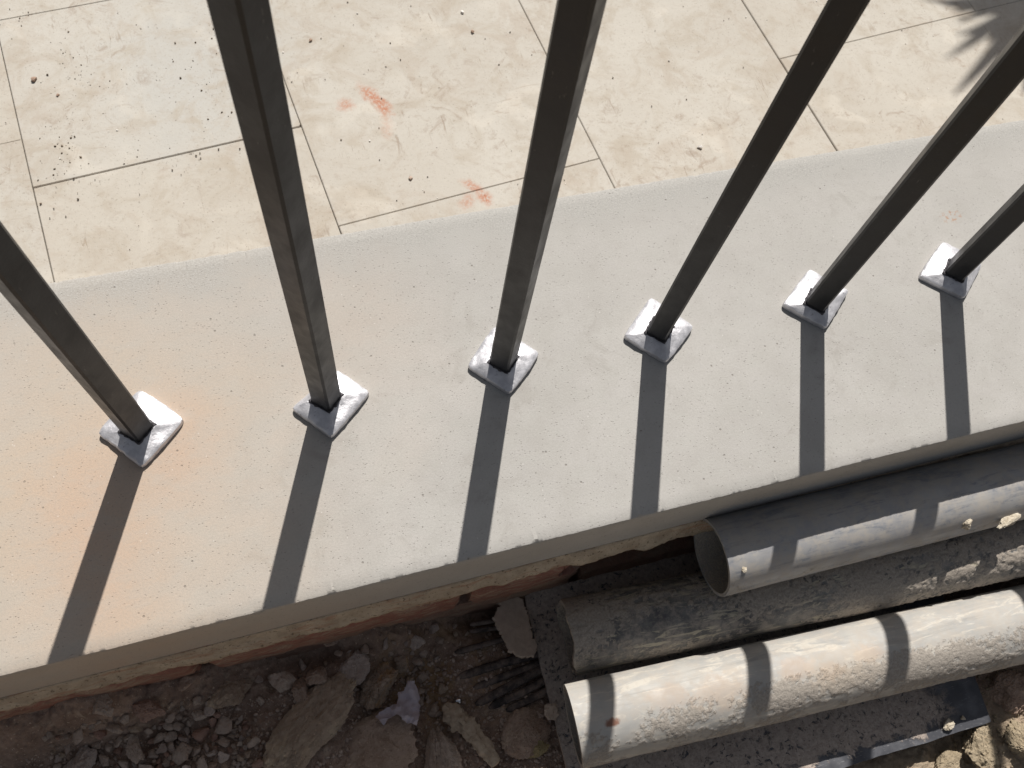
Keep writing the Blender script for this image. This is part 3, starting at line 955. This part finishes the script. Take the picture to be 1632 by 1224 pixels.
# ------------------------------------------------------------------ rubble: the larger pieces one by one
RK = [
 (( .0964, -.1551, -.1500), (.0157, .0112, .0070), 50, 'rock_pink', 'oval pinkish grey flat stone leaning just below the brick face', dict(cuts=4, flat=.78)),
 (( .1094, -.1719, -.1585), (.0200, .0190, .0140), 15, 'rock_rust', 'brown stone with orange stains above the lilac scrap', {}),
 (( .0581, -.1872, -.1430), (.0490, .0210, .0100), 37, 'rock_beige', 'long slanting slab of rubble with a pale sandy lower edge', dict(cuts=7, flat=.7)),
 (( .1005, -.2165, -.1590), (.0400, .0285, .0120), 25, 'rock_brown', 'large smooth brown boulder at the bottom edge, left of the splintered wood', dict(cuts=6, flat=.74, rough=.07)),
 (( .1446, -.2265, -.1660), (.0235, .0275, .0170), 2, 'rock_grey', 'pointed grey stone with a lighter right facet, at the bottom edge', dict(cuts=6, flat=.5, taper=.85)),
 (( .0449, -.1507, -.1425), (.0080, .0103, .0070), 35, 'rock_grey', 'leftmost of three fist-shaped stones touching under the brick face', {}),
 (( .0564, -.1604, -.1435), (.0078, .0110, .0066), 25, 'rock_brown', 'lowest of three fist-shaped stones touching under the brick face', {}),
 (( .0691, -.1533, -.1440), (.0092, .0078, .0062), 15, 'rock_brown', 'rightmost of three fist-shaped stones touching under the brick face', dict(flat=.8)),
 (( .0114, -.1512, -.1375), (.0200, .0122, .0085), 25, 'rock_beige', 'crumbling brown block with pale broken lower rim, left of the three touching stones', dict(fine=.06)),
 ((-.0467, -.1454, -.1240), (.0155, .0108, .0064), -15, 'rock_red', 'reddish tilted flake in the soil bank below the first shadow stripe', dict(cuts=5)),
 ((-.0679, -.1405, -.1130), (.0075, .0097, .0064), 15, 'rock_grey', 'upright dark grey stone stuck in the soil right under the bricks', {}),
 ((-.0600, -.1694, -.1410), (.0072, .0102, .0062), 15, 'rock_grey', 'rounded grey stone standing amid the small rubble at far left', {}),
 ((-.0960, -.1690, -.1405), (.0125, .0101, .0070), 25, 'rock_pink', 'wide pinkish stone at the bottom edge of the left rubble', {}),
 (( .5641, -.3397, -.1715), (.0178, .0205, .0165), 15, 'rock_cream', 'cream sunlit rock just below the right end of the black board', dict(cuts=8, flat=.55, fine=.06)),
 (( .6000, -.3490, -.1600), (.0175, .0240, .0160), 15, 'rock_cream', 'sunlit cream rock at the right edge of the photo', dict(cuts=7)),
 (( .5360, -.3420, -.1750), (.0150, .0110, .0090), 25, 'rock_cream', 'smaller cream rock left of the one below the board end', dict(cuts=8, fine=.05)),
 (( .3350, -.1290, -.1850), (.0155, .0120, .0110), 15, 'rock_red', 'dark reddish lump in the hollow between the wall and the middle pipe', {}),
 (( .6060, -.3060, -.1720), (.0200, .0170, .0110), 15, 'rock_brown', 'brown lump of earth right of the black board end', dict(cuts=6, flat=.74)),
 (( .1468, -.1464, -.1625), (.0067, .0061, .0050), 35, 'rock_pink', 'pale pebble resting on the rusty earth left of the flat flake', {}),
 (( .1611, -.1392, -.1635), (.0057, .0044, .0034), 35, 'rock_pink', 'tiny pale chip between the rusty earth and the flat flake', {}),
 (( .2140, -.2430, -.1810), (.0150, .0100, .0060), 15, 'rock_yellow', 'yellowish lump at the bottom edge beside the black board', dict(cuts=6)),
 (( .2120, -.2320, -.1770), (.0210, .0190, .0090), 15, 'rock_brown', 'flat brown stone between the cables and the yellowish lump', dict(cuts=4, flat=.8, rough=.06)),
 (( .0882, -.1290, -.1440), (.0130, .0060, .0034), 30, 'rock_brown', 'thin brown chunk of mortar clinging under the red brick', {}),
 ((-.0163, -.1370, -.1230), (.0110, .0064, .0042), 25, 'rock_brown', 'brown clod clinging to the wall above the crumbling block', {}),
 (( .1316, -.1586, -.1700), (.0078, .0084, .0060), 15, 'rock_rust', 'small rusty stone between the orange-stained stone and the pale pebble', {}),
]
for i, (loc, dims, rz, mt, lab, kw) in enumerate(RK):
    rr = np.random.RandomState(500 + i)
    loc = (loc[0], loc[1], max(loc[2], float(soil_h(loc[0], loc[1])) + .38 * dims[2]))
    o = rock('stone', 40 + i, loc, dims, (rr.uniform(-.25, .25), rr.uniform(-.25, .25), math.radians(rz)), M[mt], 5 if max(dims) > .012 else 4, **kw)
    tag(o, lab, 'stone', 'larger stones in the rubble')

# flat grey flake of render propped against the board
fl = [(.2140, -.1285), (.2165, -.1350), (.2085, -.1430), (.2100, -.1540), (.2125, -.1640), (.2150, -.1722), (.2213, -.1788), (.2290, -.1806), (.2345, -.1780), (.2362, -.1500), (.2352, -.1345), (.2290, -.1280)]
def ragged(poly, step, amp, seed):
    out = []
    rs = np.random.RandomState(seed)
    for i in range(len(poly)):
        a, b = Vector(poly[i]), Vector(poly[(i + 1) % len(poly)])
        k = max(1, int((b - a).length / step))
        for j in range(k):
            q = a.lerp(b, j / k)
            out.append((q.x + rs.normal() * amp, q.y + rs.normal() * amp))
    return out
rp = ragged([(x - .223, y + .156) for x, y in fl][::-1],   .0016, .0007, 3)
if sum(a[0] * b[1] - b[0] * a[1] for a, b in zip(rp, rp[1:] + rp[:1])) < 0: rp = rp[::-1]
V, F = prism(rp, -.0045, .0, .0005)
flake = link('render_flake', mesh('render_flake', V, F), M['flake'], loc=(.223, -.156, -.1535), rot=(-.12, .05, 0))
tag(flake, 'flat grey-brown flake of render with ragged edge, wedged left of the black board', 'flake')

# cables poking out from under the board
def tube(path, r, seg=10, flat=1.0, seed=0, taper=True):
    pts = [Vector(p) for p in path]
    fine = []
    for a, b in zip(pts[:-1], pts[1:]):
        for k in range(8):
            fine.append(a.lerp(b, k / 8))
    fine.append(pts[-1])
    V, F = [], []
    rs = np.random.RandomState(seed)
    n = len(fine)
    for i, c in enumerate(fine):
        t = (fine[min(i + 1, n - 1)] - fine[max(i - 1, 0)]).normalized()
        s = t.cross(Vector((0, 0, 1))).normalized(); q = s.cross(t)
        rr = r * (.35 if (taper and i == 0) else .85 if (taper and i == 1) else 1) * (1 + rs.normal() * .018)
        for j in range(seg):
            a = 2 * math.pi * j / seg
            V.append(c + s * math.cos(a) * rr + q * math.sin(a) * rr * flat)
    for i in range(n - 1):
        for j in range(seg):
            F.append((i * seg + j, i * seg + (j + 1) % seg, (i + 1) * seg + (j + 1) % seg, (i + 1) * seg + j))
    F.append(tuple(range(seg))); F.append(tuple(reversed(range((n - 1) * seg, n * seg))))
    return mesh('cable', [v[:] for v in V], [f[::-1] for f in F])
CB = [([(.1717, -.1782, -.1715), (.205, -.1772, -.1700), (.2438, -.1778, -.1690)], .0034, 'uppermost of the long muddy cables below the flat flake'),
      ([(.1815, -.1895, -.1715), (.210, -.1868, -.1695), (.2417, -.1847, -.1690)], .0030, 'second long muddy cable below the flat flake, starting further right'),
      ([(.1800, -.2015, -.1715), (.210, -.1955, -.1680), (.2418, -.1882, -.1690)], .0036, 'blackest and longest cable, in the middle of the bundle below the flat flake'),
      ([(.1894, -.2062, -.1725), (.215, -.2028, -.1690), (.2414, -.1975, -.1690)], .0032, 'second cable from the bottom of the bundle beside the black board'),
      ([(.2021, -.2118, -.1725), (.222, -.2090, -.1700), (.2446, -.2050, -.1690)], .0030, 'bottom cable of the bundle beside the black board'),
      ([(.1740, -.1600, -.1700), (.195, -.1600, -.1680), (.2158, -.1598, -.1690)], .0024, 'thin half-buried cable left of the flat flake, pointing at its middle'),
      ([(.1908, -.1420, -.1715), (.203, -.1435, -.1690), (.2185, -.1445, -.1690)], .0019, 'upper of two short thin cables by the top of the flat flake'),
      ([(.1895, -.1470, -.1715), (.203, -.1490, -.1695), (.2165, -.1508, -.1690)], .0020, 'lower of two short thin cables by the top of the flat flake')]
for i, (pth, r, lab) in enumerate(CB):
    o = link('cable', tube(pth, r, 10, .8, i), M['cable'], smooth=60)
    tag(o, lab, 'cable', 'muddy black cables coming out from under the board')

# crumpled lilac scrap
rag = [(.1047, -.1915), (.1100, -.1893), (.1148, -.1880), (.1221, -.1870), (.1236, -.1838), (.1241, -.1790), (.1290, -.1800), (.1330, -.1740), (.1377, -.1750), (.1394, -.1852), (.1380, -.1930), (.1354, -.2004), (.1328, -.2056), (.1290, -.2030), (.1258, -.2025), (.1230, -.1975), (.1202, -.1945), (.1150, -.1955), (.1097, -.1986), (.1075, -.1945)]
bm = bmesh.new()
vs = [bm.verts.new((x - .122, y + .19, 0)) for x, y in ragged(rag, .0015, .00035, 5)]
f = bm.faces.new(vs)
bmesh.ops.triangulate(bm, faces=[f])
for _ in range(3):
    bmesh.ops.subdivide_edges(bm, edges=[e for e in bm.edges if e.calc_length() > .0022], cuts=1, use_grid_fill=False)
    bmesh.ops.triangulate(bm, faces=bm.faces[:])
co = np.array([v.co[:] for v in bm.verts])
zz = (1 - np.abs(fbm(co, 70, 3, 8, .5))) * .008 + fbm(co, 160, 3, 9) * .0016
for v, z in zip(bm.verts, zz):
    v.co.z = z
bmesh.ops.solidify(bm, geom=bm.faces[:], thickness=.0004)
me = bpy.data.meshes.new('plastic_scrap'); bm.to_mesh(me); bm.free()
o = link('plastic_scrap', me, M['rag'], smooth=30, loc=(.122, -.19, -.1500))
tag(o, 'crumpled lilac-grey plastic scrap lying among the brown stones', 'scrap')

# splintered wood
def splinter(path, seed):
    pts = [Vector(p) for p in path]
    V, F = [], []
    seg, n = 22, 70
    for i in range(n):
        t = i / (n - 1) * (len(pts) - 1)
        k = min(int(t), len(pts) - 2)
        c = pts[k].lerp(pts[k + 1], t - k)
        d = (pts[k + 1] - pts[k]).normalized()
        s = d.cross(Vector((0, 0, 1))).normalized(); q = s.cross(d)
        u_ = i / (n - 1)
        w_ = .0062 * (.35 + 1.0 * min(1, u_ * 5)) * (1 - .45 * u_) * (.15 if i in (0, n - 1) else 1)
        for j in range(seg):
            a = 2 * math.pi * j / seg
            nz = float(vnoise(np.array([u_ * 9, math.cos(a) * 1.7, math.sin(a) * 1.7 + seed]), seed))
            nz += .6 * float(vnoise(np.array([u_ * 34, math.cos(a) * 4.5, math.sin(a) * 4.5 + seed]), seed + 5))
            r = w_ * (1 + .42 * nz)
            V.append((c + s * math.cos(a) * r + q * math.sin(a) * r * .6)[:])
    for i in range(n - 1):
        for j in range(seg):
            F.append((i * seg + j, (i + 1) * seg + j, (i + 1) * seg + (j + 1) % seg, i * seg + (j + 1) % seg))
    F.append(tuple(reversed(range(seg)))); F.append(tuple(range((n - 1) * seg, n * seg)))
    return mesh('wood_splinter', V, F)
o = link('wood_splinter', splinter([(.1560, -.1955, -.1650), (.1661, -.2109, -.1640), (.1748, -.2247, -.1650), (.1850, -.2470, -.1670)], 3), M['wood'], smooth=35)
tag(o, 'jagged tan wood splinter pointing up to a shiny bead', 'wood')
bm = bmesh.new(); bmesh.ops.create_uvsphere(bm, u_segments=20, v_segments=12, radius=.0029)
for v in bm.verts:
    if v.co.z > .0012: v.co.z = .0012 + (v.co.z - .0012) * .7
me = bpy.data.meshes.new('metal_bead'); bm.to_mesh(me); bm.free()
o = link('metal_bead', me, M['bead'], smooth=180, loc=(.1677, -.1955, -.1685))
tag(o, 'tiny shiny silver bead at the tip of the wood splinter', 'bead')

# ------------------------------------------------------------------ small stones one by one, then grit as a mass
rs = np.random.RandomState(77)
protos = []
for k in range(9):
    v, f = rock_verts(300 + k, (.005, .005 * rs.uniform(.6, .95), .005 * rs.uniform(.5, .8)), 3, cuts=8, rough=.10, flat=.40, fine=.035)
    me = fast_mesh('small_stone', v, f)
    me.materials.append(M[('rock_grey', 'rock_brown', 'rock_pink', 'rock_grey', 'rock_grey', 'rock_red', 'rock_pink', 'rock_grey', 'rock_beige')[k]])
    protos.append(me)
def put_small(x, y, s, lift, label, group):
    z = float(soil_h(x, y)) + s * lift
    o = bpy.data.objects.new('small_stone', protos[rs.randint(9)])
    COL.objects.link(o)
    o.location = (x, y, z)
    o.rotation_euler = (rs.uniform(-.5, .5), rs.uniform(-.5, .5), rs.uniform(0, 6.28))
    o.scale = (s / .005,) * 3
    tag(o, label, 'stone', group)
taken = [(l[0], l[1], max(d[:2]) * .75) for l, d, *_ in RK]
def free(x, y, s):
    return all((x - a) ** 2 + (y - b) ** 2 > (c + s * .42) ** 2 for a, b, c in taken)
def scatter(n, x0, x1, y0, y1, s0, s1, lift, label, group):
    k = tries = 0
    while k < n and tries < n * 60:
        tries += 1
        x, y = rs.uniform(x0, x1), rs.uniform(y0, y1)
        s = s0 + (s1 - s0) * rs.rand() ** 1.8
        if free(x, y, s):
            taken.append((x, y, s * .8)); k += 1
            put_small(x, y, s, lift, label, group)
scatter(60, -.105, .0, -.205, -.150, .0045, .0085, .6, 'small angular stone in the loose rubble at the left below the coping', 'small stones at the left')
scatter(150, -.112, .016, -.205, -.148, .0022, .0050, .75, 'small angular stone in the loose rubble at the left below the coping', 'small stones at the left')
scatter(60, .010, .16, -.225, -.141, .0022, .0062, .55, 'small stone among the larger stones under the middle of the wall', 'small stones in the middle')
scatter(12, .120, .205, -.165, -.130, .0020, .0036, .5, 'small chip on the earth left of the flat flake', 'chips by the flake')
scatter(26, .57, .68, -.40, -.315, .0024, .0062, .5, 'small stone in the sunny soil at the lower right', 'small stones at the right')

def grit(name, n, region, size, mat, hfun, seed, lift=.25, sub=1, extra=None, white=None):
    rs = np.random.RandomState(seed)
    base, f = ico(sub)
    VV, FF = [], []
    off = 0
    pts = extra if extra is not None else []
    while len(pts) < n:
        x, y = rs.uniform(*region[0]), rs.uniform(*region[1])
        pts.append((x, y, size[0] + (size[1] - size[0]) * rs.rand() ** 2.5))
    zz = hfun(np.array([q[0] for q in pts]), np.array([q[1] for q in pts]))
    for (x, y, s), z in zip(pts, zz):
        v = base * (1 + rs.normal(size=(len(base), 1)) * .16) * np.array((1, rs.uniform(.55, 1), rs.uniform(.4, .8))) * s
        a, b = rs.uniform(0, 6.28), rs.uniform(-.5, .5)
        Rz = np.array([[math.cos(a), -math.sin(a), 0], [math.sin(a), math.cos(a), 0], [0, 0, 1]])
        Rx = np.array([[1, 0, 0], [0, math.cos(b), -math.sin(b)], [0, math.sin(b), math.cos(b)]])
        v = v @ (Rz @ Rx).T + np.array((x, y, z + s * lift))
        VV.append(v); FF.append(f + off); off += len(v)
    o = link(name, fast_mesh(name, np.vstack(VV), np.vstack(FF)), mat)
    return o
o = grit('grit', 6000, ((-.16, .24), (-.27, -.158)), (.0005, .0022), M['gravel'], soil_h, 5)
tag(o, 'loose brown grit strewn over the dug soil', kind='stuff')
o = grit('grit', 1500, ((.55, .72), (-.42, -.27)), (.0005, .0022), M['rock_cream'], soil_h, 6)
tag(o, 'pale loose grit on the sunny soil at the lower right', kind='stuff')

# crumbs on the paving
flat = lambda x, y: np.full(len(x), ZP + .0004)
rs2 = np.random.RandomState(12)
pts = []
for (cx, cy, sx, sy, k) in ((-.11, .50, .008, .03, 55), (-.05, .585, .03, .012, 22), (-.085, .60, .012, .012, 16), (-.10, .635, .010, .02, 16), (.03, .52, .05, .05, 46), (.06, .60, .07, .05, 44), (-.02, .46, .04, .02, 22), (-.145, .70, .01, .008, 10), (-.13, .44, .012, .03, 16)):
    for _ in range(k):
        pts.append((rs2.normal(cx, sx), rs2.normal(cy, sy), .0004 + .0012 * rs2.rand() ** 4))
for _ in range(520):
    pts.append((rs2.uniform(-.17, 1.1), rs2.uniform(.14, .75), .0003 + .0009 * rs2.rand() ** 3))
o = grit('crumbs', len(pts), None, None, M['crumb_dark'], flat, 13, .3, extra=pts)
tag(o, 'dark crumbs of earth scattered over the pale paving', kind='stuff')
pts = [(rs2.uniform(-.17, 1.0), rs2.uniform(.14, .72), .0006 + .0011 * rs2.rand() ** 2) for _ in range(60)]
o = grit('white_crumbs', len(pts), None, None, M['crumb_white'], flat, 14, .2, extra=pts)
tag(o, 'tiny white flakes scattered over the pale paving', kind='stuff')
for (x, y, s, mt, lab) in ((-.136, .602, .0042, 'rock_brown', 'largest dark pebble on the paving at the upper left'), (.262, .384, .0032, 'rock_grey', 'lone dark pebble on the slab between second and third bars'),
                           (.390, .592, .0032, 'rock_brown', 'dark pebble beside white flakes near the top of the third bar'), (.186, .611, .0028, 'rock_brown', 'small round pebble right of the second bar top'),
                           (.622, .363, .0036, 'crumb_white', 'white flake on the paving between third and fourth bars'), (.385, .627, .0028, 'crumb_white', 'white flake near the top edge left of the third bar'),
                           (-.112, .575, .0022, 'rock_brown', 'little dark pebble right below the largest pebble')):
    o = rock('pebble', int(abs(x) * 1000) + 3, (x, y, ZP + s * .4), (s, s * .8, s * .6), (0, 0, x * 20), M[mt], 3, cuts=6)
    tag(o, lab, 'pebble', 'pebbles on the paving')

# ------------------------------------------------------------------ strap-leaved plant beyond the frame; its shadow falls on the paving at the upper right
plant = empty('palm_plant', (1.585, 1.30, ZP))
tag(plant, 'strap-leaved palm beyond the frame casting the spiky shadow on the paving', 'plant')
def leaf_mesh(base, tip, wid, droop, seed):
    base, tip = Vector(base), Vector(tip)
    n = 12
    V, F = [], []
    d = tip - base
    side = d.cross(Vector((0, 0, 1))).normalized()
    for i in range(n + 1):
        t = i / n
        c = base.lerp(tip, t) + Vector((0, 0, -droop * t * t))
        w_ = wid * (.35 + .65 * math.sin(min(1, t * 1.6) * math.pi / 2)) * (1 - t ** 3) + .0004
        V += [(c - side * w_)[:], (c + Vector((0, 0, -w_ * .35)))[:], (c + side * w_)[:]]
    for i in range(n):
        a = i * 3
        F += [(a, a + 1, a + 4, a + 3), (a + 1, a + 2, a + 5, a + 4)]
    return mesh('leaf', V, F)
rs = np.random.RandomState(9)
top = Vector((0, 0, .95))
for k in range(230):
    az = rs.uniform(0, 6.283); el = rs.uniform(-.45, 1.2); Lf = rs.uniform(.19, .33)
    d = Vector((math.cos(az) * math.cos(el), math.sin(az) * math.cos(el), math.sin(el)))
    lf = link('leaf', leaf_mesh(top + d * .02, top + d * Lf, rs.uniform(.008, .013), rs.uniform(.02, .14), k), M['leaf'], plant, 60)
V, F = [], []
for i in range(14):
    z = i / 13 * .96
    r = .045 - .012 * i / 13 + (.004 if i % 2 else 0)
    V += [(r * math.cos(2 * math.pi * j / 14), r * math.sin(2 * math.pi * j / 14), z) for j in range(14)]
for i in range(13):
    F += [(i * 14 + j, i * 14 + (j + 1) % 14, (i + 1) * 14 + (j + 1) % 14, (i + 1) * 14 + j) for j in range(14)]
F.append(tuple(range(13 * 14, 14 * 14)))
link('trunk', mesh('trunk', V, F), M['trunk'], plant, 180)
